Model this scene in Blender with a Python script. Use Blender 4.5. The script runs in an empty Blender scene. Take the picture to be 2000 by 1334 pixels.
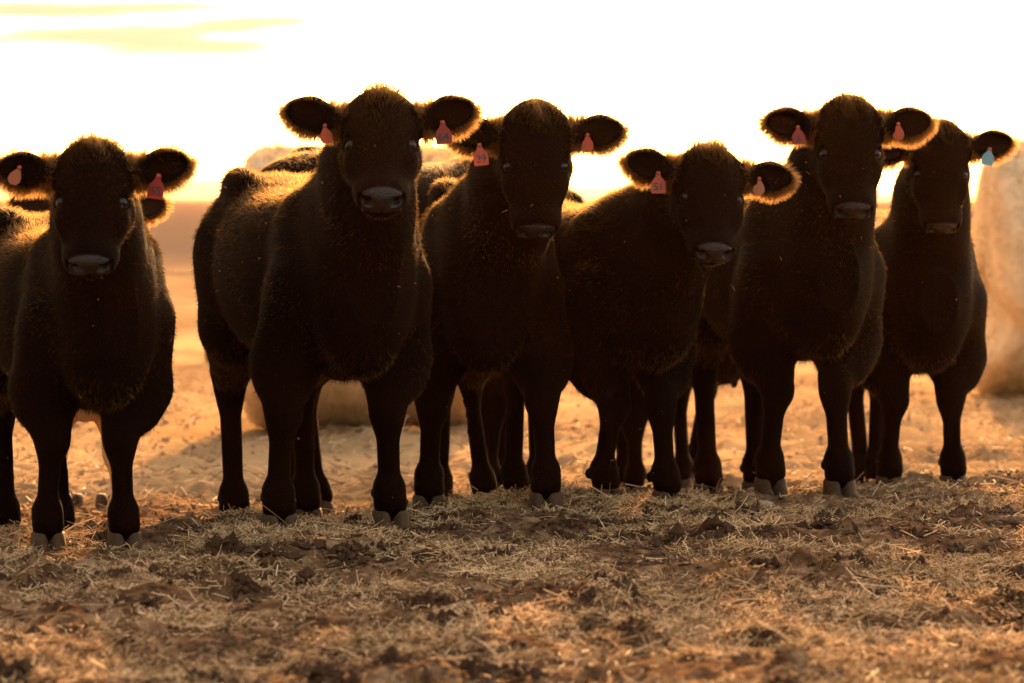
import bpy, math, random
import numpy as np
from mathutils import Matrix, Vector
random.seed(7); RNG = np.random.default_rng(11)
scene = bpy.context.scene
COL = scene.collection
R = math.radians

# ------------------------------------------------------------------ camera
CAM_H = 1.10; FPX = 7000.0; HOR = 385.0
PITCH = math.atan((667.0-HOR)/FPX)
cd = bpy.data.cameras.new('camera'); cam = bpy.data.objects.new('camera', cd); COL.objects.link(cam)
cam.location = (0, 0, CAM_H); cam.rotation_euler = (math.pi/2-PITCH, 0, 0)
cd.sensor_width = 36.0; cd.lens = FPX/2000.0*36.0
cd.clip_start = 0.1; cd.clip_end = 12000
cd.dof.use_dof = True; cd.dof.focus_distance = 11.75; cd.dof.aperture_fstop = 3.6; cd.dof.aperture_blades = 9
scene.camera = cam
def PX(px, py, Y):
    u = (px-1000.0)/FPX; v = (667.0-py)/FPX
    dy = math.cos(PITCH)+v*math.sin(PITCH); dz = -math.sin(PITCH)+v*math.cos(PITCH)
    k = Y/dy
    return Vector((u*k, Y, CAM_H+dz*k))

# ------------------------------------------------------------------ sun, sky, exposure
SUN_EL = 19.0; SUN_AZ = 4.5           # degrees: height, and to the right of straight ahead (+Y)
scene.view_settings.view_transform = 'Standard'; scene.view_settings.look = 'None'
scene.view_settings.exposure = 2.6; scene.view_settings.gamma = 1.0
sl = bpy.data.lights.new('sun', 'SUN'); sl.energy = 3.1; sl.angle = R(0.55); sl.color = (1.0, 0.55, 0.20)
so = bpy.data.objects.new('sun', sl); COL.objects.link(so)
sd = Vector((math.sin(R(SUN_AZ))*math.cos(R(SUN_EL)), math.cos(R(SUN_AZ))*math.cos(R(SUN_EL)), math.sin(R(SUN_EL))))
so.rotation_euler = sd.to_track_quat('Z', 'Y').to_euler(); so.location = sd*50
world = bpy.data.worlds.new('World'); scene.world = world; world.use_nodes = True
nt = world.node_tree; nt.nodes.clear()
def N(nt, typ, **kw):
    n = nt.nodes.new(typ)
    for k, v in kw.items(): setattr(n, k, v)
    return n
sky = N(nt, 'ShaderNodeTexSky', sky_type='NISHITA'); sky.sun_disc = False
sky.sun_elevation = R(SUN_EL); sky.sun_rotation = R(SUN_AZ); sky.air_density = 1.2; sky.dust_density = 4.0; sky.ozone_density = 1.0
bg = N(nt, 'ShaderNodeBackground'); bg.inputs[1].default_value = 0.15
out = N(nt, 'ShaderNodeOutputWorld')
# thin streaked cloud high on the left of the sun, as a direction-based pattern in the sky itself
tc = N(nt, 'ShaderNodeTexCoord'); mp = N(nt, 'ShaderNodeMapping'); mp.inputs['Scale'].default_value = (7, 7, 120)
nz = N(nt, 'ShaderNodeTexNoise'); nz.inputs['Scale'].default_value = 1.0; nz.inputs['Detail'].default_value = 4; nz.inputs['Roughness'].default_value = .45
sep = N(nt, 'ShaderNodeSeparateXYZ')
L = nt.links.new
L(tc.outputs['Generated'], mp.inputs[0]); L(mp.outputs[0], nz.inputs[0]); L(tc.outputs['Generated'], sep.inputs[0])
def mrange(nt, a, b, c, d, src, smooth=True):
    m = N(nt, 'ShaderNodeMapRange'); m.interpolation_type = 'SMOOTHSTEP' if smooth else 'LINEAR'
    for i, v in enumerate((a, b, c, d)): m.inputs[1+i].default_value = v
    nt.links.new(src, m.inputs[0]); return m.outputs[0]
mz = mrange(nt, 0.030, 0.052, 0, 1, sep.outputs['Z'])
mx = mrange(nt, -0.03, -0.08, 0, 1, sep.outputs['X'])
cn = mrange(nt, 0.36, 0.62, 0, 1, nz.outputs[0])
m1 = N(nt, 'ShaderNodeMath', operation='MULTIPLY'); L(mz, m1.inputs[0]); L(mx, m1.inputs[1])
m2 = N(nt, 'ShaderNodeMath', operation='MULTIPLY'); L(m1.outputs[0], m2.inputs[0]); L(cn, m2.inputs[1])
cl = N(nt, 'ShaderNodeMix', data_type='RGBA'); L(mrange(nt, 0, .50, 0, .985, m2.outputs[0]), cl.inputs[0])
wb = N(nt, 'ShaderNodeMix', data_type='RGBA', blend_type='MULTIPLY'); wb.inputs[0].default_value = 1; wb.inputs[7].default_value = (1.0, .75, .56, 1)
L(sky.outputs[0], wb.inputs[6]); L(wb.outputs[2], cl.inputs[6]); cl.inputs[7].default_value = (.95, .71, .50, 1)
L(cl.outputs[2], bg.inputs[0]); L(bg.outputs[0], out.inputs[0])

# ------------------------------------------------------------------ materials
def mat(name):
    m = bpy.data.materials.new(name); m.use_nodes = True
    t = m.node_tree; b = t.nodes['Principled BSDF']; return m, t, b
def simple(name, col, rough=.6, var=.25, scale=30., bump=0., spec=.5, transl=0.):
    m, t, b = mat(name)
    n = N(t, 'ShaderNodeTexNoise'); n.inputs['Scale'].default_value = scale; n.inputs['Detail'].default_value = 5
    c = N(t, 'ShaderNodeTexCoord'); t.links.new(c.outputs['Object'], n.inputs[0])
    r = N(t, 'ShaderNodeMix', data_type='RGBA'); t.links.new(n.outputs[0], r.inputs[0])
    r.inputs[6].default_value = tuple(x*(1-var) for x in col)+(1,); r.inputs[7].default_value = tuple(min(1, x*(1+var)) for x in col)+(1,)
    t.links.new(r.outputs[2], b.inputs['Base Color']); b.inputs['Roughness'].default_value = rough
    b.inputs['Specular IOR Level'].default_value = spec
    if bump:
        bn = N(t, 'ShaderNodeBump'); bn.inputs['Strength'].default_value = bump; bn.inputs['Distance'].default_value = .01
        t.links.new(n.outputs[0], bn.inputs['Height']); t.links.new(bn.outputs[0], b.inputs['Normal'])
    if transl:
        o = t.nodes['Material Output']; tr = N(t, 'ShaderNodeBsdfTranslucent'); t.links.new(r.outputs[2], tr.inputs[0])
        mx = N(t, 'ShaderNodeMixShader'); mx.inputs[0].default_value = transl
        t.links.new(b.outputs[0], mx.inputs[1]); t.links.new(tr.outputs[0], mx.inputs[2]); t.links.new(mx.outputs[0], o.inputs[0])
    return m
def hide_mat(name, coat, sheen=.012, legs=None):
    m, t, b = mat(name)
    a = N(t, 'ShaderNodeAttribute', attribute_name='nose')
    n = N(t, 'ShaderNodeTexNoise'); n.inputs['Scale'].default_value = 26; n.inputs['Detail'].default_value = 6
    c = N(t, 'ShaderNodeTexCoord'); t.links.new(c.outputs['Object'], n.inputs[0])
    r = N(t, 'ShaderNodeMix', data_type='RGBA'); t.links.new(n.outputs[0], r.inputs[0])
    r.inputs[6].default_value = tuple(x*.6 for x in coat)+(1,); r.inputs[7].default_value = tuple(x*1.5 for x in coat)+(1,)
    if legs:
        sz = N(t, 'ShaderNodeSeparateXYZ'); t.links.new(c.outputs['Object'], sz.inputs[0])
        r3 = N(t, 'ShaderNodeMix', data_type='RGBA'); t.links.new(mrange(t, .42, .55, 1, 0, sz.outputs['Z']), r3.inputs[0])
        t.links.new(r.outputs[2], r3.inputs[6]); r3.inputs[7].default_value = legs+(1,); r = r3
    r2 = N(t, 'ShaderNodeMix', data_type='RGBA'); t.links.new(a.outputs['Fac'], r2.inputs[0]); t.links.new(r.outputs[2], r2.inputs[6])
    r2.inputs[7].default_value = (.010, .006, .005, 1)
    t.links.new(r2.outputs[2], b.inputs['Base Color'])
    t.links.new(mrange(t, 0, 1, .8, .24, a.outputs['Fac'], False), b.inputs['Roughness'])
    t.links.new(mrange(t, 0, 1, .03, .36, a.outputs['Fac'], False), b.inputs['Specular IOR Level'])
    v = N(t, 'ShaderNodeTexVoronoi'); v.inputs['Scale'].default_value = 190; t.links.new(c.outputs['Object'], v.inputs[0])
    bn = N(t, 'ShaderNodeBump'); bn.inputs['Strength'].default_value = .8; bn.inputs['Distance'].default_value = .003
    t.links.new(v.outputs[0], bn.inputs['Height']); t.links.new(bn.outputs[0], b.inputs['Normal'])
    b.inputs['Sheen Weight'].default_value = sheen; b.inputs['Sheen Tint'].default_value = (.55, .36, .2, 1); b.inputs['Sheen Roughness'].default_value = .4
    return m
def fur_mat(name, dcol, tcol, f=.5, lo=1.):
    m, t, b = mat(name); o = t.nodes['Material Output']; t.nodes.remove(b)
    at = N(t, 'ShaderNodeAttribute', attribute_name='glow_tone')      # rim glow put into the hair colour, plus random brown hairs
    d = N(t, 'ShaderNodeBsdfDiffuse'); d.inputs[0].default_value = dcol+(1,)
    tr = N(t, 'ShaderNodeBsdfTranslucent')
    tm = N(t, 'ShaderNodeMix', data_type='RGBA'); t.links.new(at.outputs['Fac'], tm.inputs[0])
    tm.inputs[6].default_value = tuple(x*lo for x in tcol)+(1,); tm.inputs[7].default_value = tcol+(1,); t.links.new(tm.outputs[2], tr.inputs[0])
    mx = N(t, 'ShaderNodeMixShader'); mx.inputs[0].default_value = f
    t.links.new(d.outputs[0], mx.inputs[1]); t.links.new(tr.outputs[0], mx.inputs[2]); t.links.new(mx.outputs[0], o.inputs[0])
    return m
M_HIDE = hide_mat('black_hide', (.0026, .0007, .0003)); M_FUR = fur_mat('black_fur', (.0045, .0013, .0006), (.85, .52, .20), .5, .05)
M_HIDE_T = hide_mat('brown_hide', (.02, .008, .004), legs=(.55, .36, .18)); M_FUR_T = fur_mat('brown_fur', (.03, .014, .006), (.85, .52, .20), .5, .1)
M_EYE = simple('eye_gloss', (.006, .004, .004), .08, .1, 5, spec=.28); M_LID = simple('wet_eyelid', (.016, .010, .008), .5, .2, 80, spec=.15); M_WHITE = simple('eye_white', (.35, .30, .27), .2, .1, 60)
M_HOOF = simple('hoof_horn', (.060, .034, .018), .8, .5, 45, .4, spec=.15)
M_TAG = simple('tag_orange', (.50, .065, .0), .4, .08, 20, transl=.45); M_TAGB = simple('tag_salmon', (.42, .12, .04), .4, .1, 20, transl=.45)
M_TAGR = simple('tag_red', (.34, .014, .0), .4, .1, 20, transl=.45); M_TAGBL = simple('tag_blue', (.16, .38, .46), .45, .1, 20, transl=.3)
M_HAYS = fur_mat('hay_stalks', (.42, .30, .15), (.50, .34, .15), .4)
M_INK = simple('tag_ink', (.01, .01, .01), .5, .1); M_PIN = simple('tag_pin', (.30, .05, .02), .4, .1)

# ------------------------------------------------------------------ mesh helpers
def mesh_np(name, V, F, material, parent=None, smooth=True, extra=None):
    V = np.asarray(V, np.float32); F = np.asarray(F, np.int32); k = F.shape[1]
    me = bpy.data.meshes.new(name)
    me.vertices.add(len(V)); me.vertices.foreach_set('co', V.ravel())
    me.loops.add(F.size); me.loops.foreach_set('vertex_index', F.ravel())
    me.polygons.add(len(F)); me.polygons.foreach_set('loop_start', np.arange(0, F.size, k, dtype=np.int32))
    me.polygons.foreach_set('loop_total', np.full(len(F), k, np.int32))
    me.polygons.foreach_set('use_smooth', np.full(len(F), smooth))
    me.update(calc_edges=True); me.validate()
    if extra is not None:
        for an, av in extra.items():
            at = me.attributes.new(an, 'FLOAT', 'POINT'); at.data.foreach_set('value', np.asarray(av, np.float32))
    if material: me.materials.append(material)
    o = bpy.data.objects.new(name, me); COL.objects.link(o)
    if parent: o.parent = parent
    return o
def pyd(name, V, F, material, parent=None, smooth=False):
    me = bpy.data.meshes.new(name); me.from_pydata([tuple(v) for v in V], [], F); me.update()
    for p in me.polygons: p.use_smooth = smooth
    me.materials.append(material)
    o = bpy.data.objects.new(name, me); COL.objects.link(o)
    if parent: o.parent = parent
    return o
def tag(o, label=None, cat=None, group=None, kind=None):
    if label: o['label'] = label
    if cat: o['category'] = cat
    if group: o['group'] = group
    if kind: o['kind'] = kind
    return o

# value noise, vectorised
def _h(ix, iy, seed):
    n = (ix.astype(np.int64)*374761393+iy.astype(np.int64)*668265263+seed*2147483647) & 0xffffffff
    n = ((n ^ (n >> 13))*1274126177) & 0xffffffff
    return ((n ^ (n >> 16)) & 0xffff)/65535.0
def vnoise(x, y, seed=0):
    ix = np.floor(x); iy = np.floor(y); fx = x-ix; fy = y-iy
    ix = ix.astype(np.int64); iy = iy.astype(np.int64)
    fx = fx*fx*(3-2*fx); fy = fy*fy*(3-2*fy)
    return ((_h(ix, iy, seed)*(1-fx)+_h(ix+1, iy, seed)*fx)*(1-fy)+(_h(ix, iy+1, seed)*(1-fx)+_h(ix+1, iy+1, seed)*fx)*fy)*2-1
def fbm(x, y, sc, octv, seed=0, gain=.5):
    r = 0; a = 1.
    for i in range(octv):
        r = r+a*vnoise(x/sc+17.3*i, y/sc-9.1*i, seed+i); a *= gain; sc *= .5
    return r
def sstep(a, b, x):
    t = np.clip((x-a)/(b-a), 0, 1); return t*t*(3-2*t)

# ------------------------------------------------------------------ ground height
def gbase(X, Y):
    X = np.asarray(X, float); Y = np.asarray(Y, float)
    y0 = np.interp(X, [-2.2, -1.4, -.6, 0, .6, 1.3, 2.2], [10.9, 11.2, 11.9, 12.6, 12.8, 13.2, 13.3])
    z = -.16*sstep(0, 2.3, Y-y0)
    z = z+.035*np.exp(-((Y-11.5)/.5)**2)*sstep(.3, 1.2, X)-.015*np.exp(-((Y-12.6)/.5)**2)*sstep(.5, 1.3, X)
    z = z-.05*sstep(20, 60, Y)
    return z
def gfull(X, Y):
    z = gbase(X, Y)
    w = np.clip(1-(Y-16)/60., .35, 1)
    z = z+w*(.020*fbm(X, Y, .55, 2, 3)+.016*fbm(X, Y, .16, 3, 21)+.010*fbm(X, Y, .055, 2, 41))
    c = fbm(X, Y, .22, 3, 77); z = z+.06*np.clip(c-.45, 0, 1)           # clods
    far = sstep(15.2, 17, Y); c2 = fbm(X, Y, .7, 3, 91); z = z+far*.05*np.clip(c2-.1, 0, 1)
    return z

# ------------------------------------------------------------------ implicit body modelling
class Field:
    def __init__(s, ax):
        s.ax = [np.asarray(a, np.float32) for a in ax]
        s.F = np.full([len(a) for a in s.ax], 1.0, np.float32)
    def sub(s, lo, hi):
        sl = []; g = []
        for i in range(3):
            a = int(np.searchsorted(s.ax[i], lo[i])); b = int(np.searchsorted(s.ax[i], hi[i]))
            sl.append(slice(a, b)); sh = [1, 1, 1]; sh[i] = -1
            g.append(s.ax[i][a:b].reshape(sh))
        return tuple(sl), g
    def comb(s, sl, d, k, op):
        A = s.F[sl]
        if op == 'u':
            h = np.maximum(k-np.abs(A-d), 0)/k; s.F[sl] = np.minimum(A, d)-h*h*k*.25
        else:
            d = -d; h = np.maximum(k-np.abs(A-d), 0)/k; s.F[sl] = np.maximum(A, d)+h*h*k*.25
    def cone(s, a, b, ra, rb, k=.04, op='u'):
        a = np.array(a, float); b = np.array(b, float); m = max(ra, rb)+k+.03
        sl, g = s.sub(np.minimum(a, b)-m, np.maximum(a, b)+m)
        if s.F[sl].size == 0: return
        ab = b-a; L2 = ab@ab
        p = [g[i]-a[i] for i in range(3)]
        t = np.clip((p[0]*ab[0]+p[1]*ab[1]+p[2]*ab[2])/max(L2, 1e-9), 0, 1)
        d = np.sqrt((p[0]-t*ab[0])**2+(p[1]-t*ab[1])**2+(p[2]-t*ab[2])**2)-(ra+(rb-ra)*t)
        s.comb(sl, d, k, op)
    def ell(s, c, r, M=None, k=.04, op='u'):
        c = np.array(c, float); r = np.array(r, float); M = np.eye(3) if M is None else np.asarray(M)  # columns = axes
        e = np.sqrt(((M*r)**2).sum(1))+k+.03
        sl, g = s.sub(c-e, c+e)
        if s.F[sl].size == 0: return
        p = [g[i]-c[i] for i in range(3)]
        q = [sum(p[i]*M[i, j] for i in range(3)) for j in range(3)]
        k0 = np.sqrt(sum((q[j]/r[j])**2 for j in range(3)))+1e-6
        k1 = np.sqrt(sum((q[j]/r[j]**2)**2 for j in range(3)))+1e-6
        s.comb(sl, k0*(k0-1)/k1, k, op)
    def loft(s, X, A, T, B, Y0, k=.05, ex=2.3):
        # stations along x: half width A, top T, bottom B, lateral centre Y0
        sl, g = s.sub((X[0]-.08, -.7, min(B)-.1), (X[-1]+.08, .7, max(T)+.1))
        x = g[0]; xi = np.clip(x, X[0], X[-1])
        def cub(v):
            v = np.array(v, float); m = np.gradient(v, X); i = np.clip(np.searchsorted(X, xi.ravel())-1, 0, len(X)-2)
            X_ = np.array(X); h = X_[i+1]-X_[i]; t = (xi.ravel()-X_[i])/h
            return ((2*t**3-3*t**2+1)*v[i]+(t**3-2*t**2+t)*h*m[i]+(-2*t**3+3*t**2)*v[i+1]+(t**3-t**2)*h*m[i+1]).reshape(x.shape)
        a = np.maximum(cub(A), .01); tp = cub(T); bt = cub(B); y0 = cub(Y0); b = (tp-bt)/2; c = (tp+bt)/2
        yy = np.abs(g[1]-y0)/a; zz = np.abs(g[2]-c)/b
        q = (yy**ex+zz**ex)**(1/ex)
        d = (q-1)*np.minimum(a, b)
        d = np.maximum(d, np.abs(x-xi)*1.0-.0+np.where(np.abs(x-xi) > 0, d*0, -1.0))
        s.comb(sl, d.astype(np.float32), k, 'u')
    def mesh(s):
        F = s.F; ins = F < 0; nx, ny, nz = F.shape; ax = s.ax
        cnt = np.zeros((nx-1, ny-1, nz-1), np.uint8)
        for i in (0, 1):
            for j in (0, 1):
                for k in (0, 1): cnt += ins[i:nx-1+i, j:ny-1+j, k:nz-1+k]
        act = (cnt > 0) & (cnt < 8); ci = np.argwhere(act)
        idx = np.full(act.shape, -1, np.int64); idx[act] = np.arange(len(ci))
        acc = np.zeros((len(ci), 3)); w = np.zeros(len(ci))
        I, J, K = ci.T
        corners = [(i, j, k) for i in (0, 1) for j in (0, 1) for k in (0, 1)]
        for a in corners:
            for d in range(3):
                if a[d]: continue
                b = list(a); b[d] = 1
                fa = F[I+a[0], J+a[1], K+a[2]]; fb = F[I+b[0], J+b[1], K+b[2]]
                cr = (fa < 0) != (fb < 0); t = np.where(cr, fa/np.where(cr, fa-fb, 1), 0)
                for e in range(3):
                    pa = ax[e][ci[:, e]+a[e]]; pb = ax[e][ci[:, e]+b[e]]
                    acc[:, e] += np.where(cr, pa+(pb-pa)*t, 0)
                w += cr
        V = acc/w[:, None]
        # gradient normals
        faces = []
        for d in range(3):
            sa = [slice(0, None)]*3; sb = [slice(0, None)]*3
            sa[d] = slice(0, -1); sb[d] = slice(1, None)
            A = ins[tuple(sa)]; B = ins[tuple(sb)]
            e = np.argwhere(A != B); u, v = (d+1) % 3, (d+2) % 3
            ok = (e[:, u] > 0) & (e[:, v] > 0) & (e[:, u] < F.shape[u]-1) & (e[:, v] < F.shape[v]-1)
            e = e[ok]; fl = A[tuple(e.T)]
            def at(du, dv):
                q = e.copy(); q[:, u] -= du; q[:, v] -= dv; return idx[tuple(q.T)]
            q = np.stack([at(0, 0), at(1, 0), at(1, 1), at(0, 1)], 1)
            q[~fl] = q[~fl][:, ::-1]
            faces.append(q)
        Q = np.concatenate(faces); Q = Q[(Q >= 0).all(1)]
        # keep orientation outward: test with gradient
        e1 = V[Q[:, 2]]-V[Q[:, 0]]; e2 = V[Q[:, 3]]-V[Q[:, 1]]; n = np.cross(e1, e2)
        vn = np.zeros_like(V)
        for c in range(4): np.add.at(vn, Q[:, c], n)
        vn /= np.linalg.norm(vn, axis=1)[:, None]+1e-12
        top = np.argmax(V[:, 2])
        if vn[top, 2] < 0: Q = Q[:, ::-1]; vn = -vn
        return V, Q, vn
def axis(lo, hi, flo, fhi, fine, coarse):
    a = [lo]; x = lo
    while x < hi:
        d = 0 if flo <= x <= fhi else min(abs(x-flo), abs(x-fhi))
        st = fine+(coarse-fine)*min(1, d/.06); x += st; a.append(x)
    return np.array(a)

# ------------------------------------------------------------------ fur strands as thin tapering ribbons
def strands(P, D, Lh, W, curl, name, material, parent, glow_tone=None):
    n = len(P); D = D/np.linalg.norm(D, axis=1)[:, None]
    r = RNG.normal(size=(n, 3)); S = np.cross(D, r); S /= np.linalg.norm(S, axis=1)[:, None]+1e-9
    Lh = Lh[:, None]; W = W[:, None]/2
    p1 = P+D*Lh*.5; D2 = D+curl; D2 /= np.linalg.norm(D2, axis=1)[:, None]; p2 = p1+D2*Lh*.5
    V = np.stack([P-S*W, P+S*W, p1-S*W*.8, p1+S*W*.8, p2-S*W*.12, p2+S*W*.12], 1).reshape(-1, 3)
    b = np.arange(n)[:, None]*6
    F = np.concatenate([b+np.array([[0, 1, 3, 2]]), b+np.array([[2, 3, 5, 4]])], 1).reshape(-1, 4)
    return mesh_np(name, V, F, material, parent, False, {'glow_tone': np.repeat(glow_tone if glow_tone is not None else np.ones(n), 6)})

def sample(V, Q, vn, wts, n):
    tri = np.concatenate([Q[:, [0, 1, 2]], Q[:, [0, 2, 3]]])
    a, b, c = V[tri[:, 0]], V[tri[:, 1]], V[tri[:, 2]]
    ar = np.linalg.norm(np.cross(b-a, c-a), axis=1)/2*wts[tri].mean(1)
    cs = np.cumsum(ar); t = np.searchsorted(cs, RNG.random(n)*cs[-1]); t = np.minimum(t, len(tri)-1)
    u = RNG.random(n); v = RNG.random(n); s = u+v > 1; u[s] = 1-u[s]; v[s] = 1-v[s]
    bw = np.stack([1-u-v, u, v], 1)
    return tri[t], bw

# ------------------------------------------------------------------ cattle
def hoof_mesh(parent, x, y, z, hd=0., s=1.):
    V = []; F = []
    for sy in (-1, 1):
        b0 = len(V); n = 12
        for (zz, sc, sh) in ((-.02, 1.0, .0), (.006, 1.03, .0), (.035, .95, -.006), (.066, .86, -.014), (.080, .6, -.018)):
            for i in range(n):
                a = 2*math.pi*i/n; cx = math.cos(a); cy = math.sin(a)
                rx = (.062 if cx > 0 else .044); px = rx*cx*sc+sh; py = .033*cy*sc*(1-.25*max(0, cx))
                px_, py_ = px, sy*.031+py-(sy*.006*max(0, cx))
                V.append((x+s*(px_*math.cos(hd)-py_*math.sin(hd)), y+s*(px_*math.sin(hd)+py_*math.cos(hd)), z+s*zz))
        for r in range(4):
            for i in range(n):
                j = (i+1) % n; F.append((b0+r*n+i, b0+r*n+j, b0+(r+1)*n+j, b0+(r+1)*n+i))
        F.append(tuple(b0+i for i in range(n))[::-1]); F.append(tuple(b0+4*n+i for i in range(n)))
    return pyd('hoof', V, F, M_HOOF, parent, True)

def text_mesh(txt, size):
    c = bpy.data.curves.new('number', 'FONT'); c.body = txt; c.size = size; c.align_x = 'CENTER'; c.align_y = 'CENTER'
    c.extrude = .0006; c.offset = .0005; c.space_character = .92
    t = bpy.data.objects.new('t', c); COL.objects.link(t)
    dg = bpy.context.evaluated_depsgraph_get(); dg.update()
    me = bpy.data.meshes.new_from_object(t.evaluated_get(dg)); bpy.data.objects.remove(t); return me

TAGSHAPE = [(-.007, .045), (.007, .045), (.012, .022), (.024, .008), (.030, -.004), (.029, -.040), (.026, -.044), (-.026, -.044), (-.029, -.040), (-.030, -.004), (-.024, .008), (-.012, .022)]
BACKSHAPE = [(-.006, .032), (.006, .032), (.014, .018), (.022, .004), (.024, -.014), (.016, -.028), (0, -.033), (-.016, -.028), (-.024, -.014), (-.022, .004), (-.014, .018)]
def ear_tag(parent, pos, Mx, shape, m, number=None, s=1., curve=.0):
    s *= .86
    V = []; n = len(shape)
    for zz in (-.0012, .0012):
        for (x, y) in shape: V.append((x*s, y*s, zz+abs(x)*curve*.5))
    V += [(0, -.005*s, -.0012), (0, -.005*s, .0012)]
    F = [(i, (i+1) % n, n+(i+1) % n, n+i) for i in range(n)]
    F += [(2*n, (i+1) % n, i) for i in range(n)]+[(2*n+1, n+i, n+(i+1) % n) for i in range(n)]
    T = Matrix.Translation(pos) @ Mx.to_4x4()
    o = pyd('ear_tag', [T @ Vector(v) for v in V], F, m, parent)
    # pin that goes through the ear
    Vp = []; Fp = []
    for k, (zz, r) in enumerate(((.006, .001), (.0055, .006), (.002, .007), (-.02, .003))):
        for i in range(10):
            a = i*math.pi/5; Vp.append(T @ Vector((r*math.cos(a), .036*s+r*math.sin(a), zz)))
    for k in range(3):
        for i in range(10): Fp.append((k*10+i, k*10+(i+1) % 10, (k+1)*10+(i+1) % 10, (k+1)*10+i))
    pyd('pin', Vp, Fp, M_PIN, o, True)
    if number:
        s *= 1.0; me = text_mesh(number, .043*s); me.materials.clear(); me.materials.append(M_INK)
        T2 = T @ Matrix.Translation((0, -.019*s, .0035)) @ Matrix.Rotation(0, 4, 'Z')
        # follow the curve of the tag a little
        for v in me.vertices: v.co.z += abs(v.co.x)*curve*.5
        me.transform(T2); no = bpy.data.objects.new('number', me); COL.objects.link(no); no.parent = o

def cow(name, label, group, s, front, feet, head, coat='black', res=1.0, furn=60000, tags=None, tall=0., fat=1.0, hidden_head=None):
    """front/feet in picture column + distance; everything else metric. local x forward, y cow's left, z up"""
    def gp(px, Y):
        X = PX(px, 900, Y).x; return Vector((X, Y, float(gbase(X, Y))))
    fl, fr, hl, hr = [gp(*f) for f in feet]
    fm = (fl+fr)/2; hm = (hl+hr)/2
    d = (fm-hm); d.z = 0; th = math.atan2(d.y, d.x); d.normalize()
    org = fm-d*.42*s; org.z = (fm.z+hm.z)/2
    Mw = Matrix.Translation(org) @ Matrix.Rotation(th, 4, 'Z'); Mi = Mw.inverted(); R3 = Matrix.Rotation(-th, 3, 'Z')
    root = bpy.data.objects.new(name, None); COL.objects.link(root); root.location = org; root.rotation_euler = (0, 0, th)
    root.empty_display_size = .2
    tag(root, label, 'cow', group)
    LF = [Mi @ p for p in (fl, fr, hl, hr)]
    dzf = (LF[0].z+LF[1].z)/2; dzh = (LF[2].z+LF[3].z)/2
    hs = head['s']; Lh = Mi @ PX(head['px'], head['py'], head['Y'])        # local point between the eyes
    # head frame axes in world: base facing camera (-Y)
    yaw = R(head.get('yaw', 0)); pit = R(head['pitch']); rol = R(head.get('roll', 0))
    fwd0 = Vector((math.sin(yaw), -math.cos(yaw), 0))                       # horizontal facing
    left0 = Vector((0, 0, 1)).cross(fwd0)
    X_ = fwd0*math.cos(pit)+Vector((0, 0, -1))*math.sin(pit)
    Z_ = fwd0*math.sin(pit)+Vector((0, 0, 1))*math.cos(pit)
    Rr = Matrix.Rotation(rol, 3, fwd0)
    Xh = R3 @ (Rr @ X_); Zh = R3 @ (Rr @ Z_); Yh = R3 @ (Rr @ left0); upw = R3 @ (Rr @ Vector((0, 0, 1))); fw = R3 @ (Rr @ fwd0)
    H = Matrix((Xh, Yh, Zh)).transposed()
    O = Lh-H @ Vector((.168*hs, 0, -.07*hs))
    fx_ = lambda x: x if x < .19 else .19+(x-.19)*.78
    hw = head.get('hw', 1.)
    hp = lambda x, y, z: O+H @ (Vector((fx_(x), y*hw, z))*hs)
    Hn = np.array(H)
    # grid
    lo = Lh-Vector((.42, .42, .32))*hs; hi = Lh+Vector((.42, .42, .30))*hs
    ctr = [Lh+(Xh*.0), Lh]
    ex = abs(Yh.x)*.34+.20; ey = abs(Yh.y)*.34+.20
    zt = max(1.34*s+tall, O.z+.14)
    fine = .0062*res; co = .0135*res
    ax = (axis(min(-.95*s, Lh.x-ex-.05), max(.95*s, Lh.x+ex+.1), Lh.x-ex, Lh.x+ex, fine, co),
          axis(min(-.46*s, Lh.y-ey-.1), max(.46*s, Lh.y+ey+.1), Lh.y-ey, Lh.y+ey, fine, co),
          axis(-.25, zt+.1, Lh.z-.32, Lh.z+.22, fine, co))
    f = Field(ax)
    S = s; tl = tall
    # trunk
    X = np.array([-.80, -.74, -.62, -.42, -.15, .12, .36, .54, .66, .74])*S
    A = np.array([.08, .17, .245, .265, .285, .258, .208, .18, .14, .08])*S*fat
    T = np.array([1.06, 1.14, 1.195, 1.20, 1.165, 1.165, 1.21, 1.19, 1.08, .95])*S+tl
    B = np.array([.90, .78, .69, .635, .57, .545, .56, .585, .63, .72])*S+tl*.5
    bend = head.get('bend', 0.)
    yb = lambda x: bend*float(sstep(-.05, .42, x/S))
    f.loft(X, A, T, B, np.array([yb(v) for v in X]), k=.05, ex=2.25)
    for sy in (-1, 1):
        f.ell((-.43*S, sy*.165*S, 1.165*S+tl), (.10*S, .055*S, .065*S), k=.08)              # hook bones
        f.ell((-.70*S, sy*.085*S, 1.05*S+tl), (.06*S, .045*S, .06*S), k=.07)
        f.ell((-.55*S, sy*.15*S, .86*S+tl), (.20*S, .12*S, .24*S), k=.08)               # thigh
        f.ell((.34*S, yb(.34*S)+sy*.162*S, .90*S+tl), (.14*S, .085*S, .24*S), k=.05)              # shoulder blade
        f.ell((.49*S, yb(.5*S)+sy*.135*S, .83*S+tl), (.09*S, .09*S, .12*S), k=.045)                # point of shoulder
        f.cone((.30*S, yb(.3*S)+sy*.20*S, .80*S+tl), (.27*S, yb(.3*S)+sy*.195*S, .66*S+tl), .065*S, .06*S, k=.05)
    f.ell((.59*S, yb(.6*S), .71*S+tl), (.11*S, .09*S, .13*S), k=.09)                          # brisket
    f.cone((.56*S, yb(.6*S), .63*S+tl), (.30*S, yb(.3*S), .59*S+tl), .045*S, .045*S, k=.08)
    f.cone((-.50*S, 0, .70*S+tl), (-.25*S, 0, .60*S+tl), .06*S, .045*S, k=.08)             # flank
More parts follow.
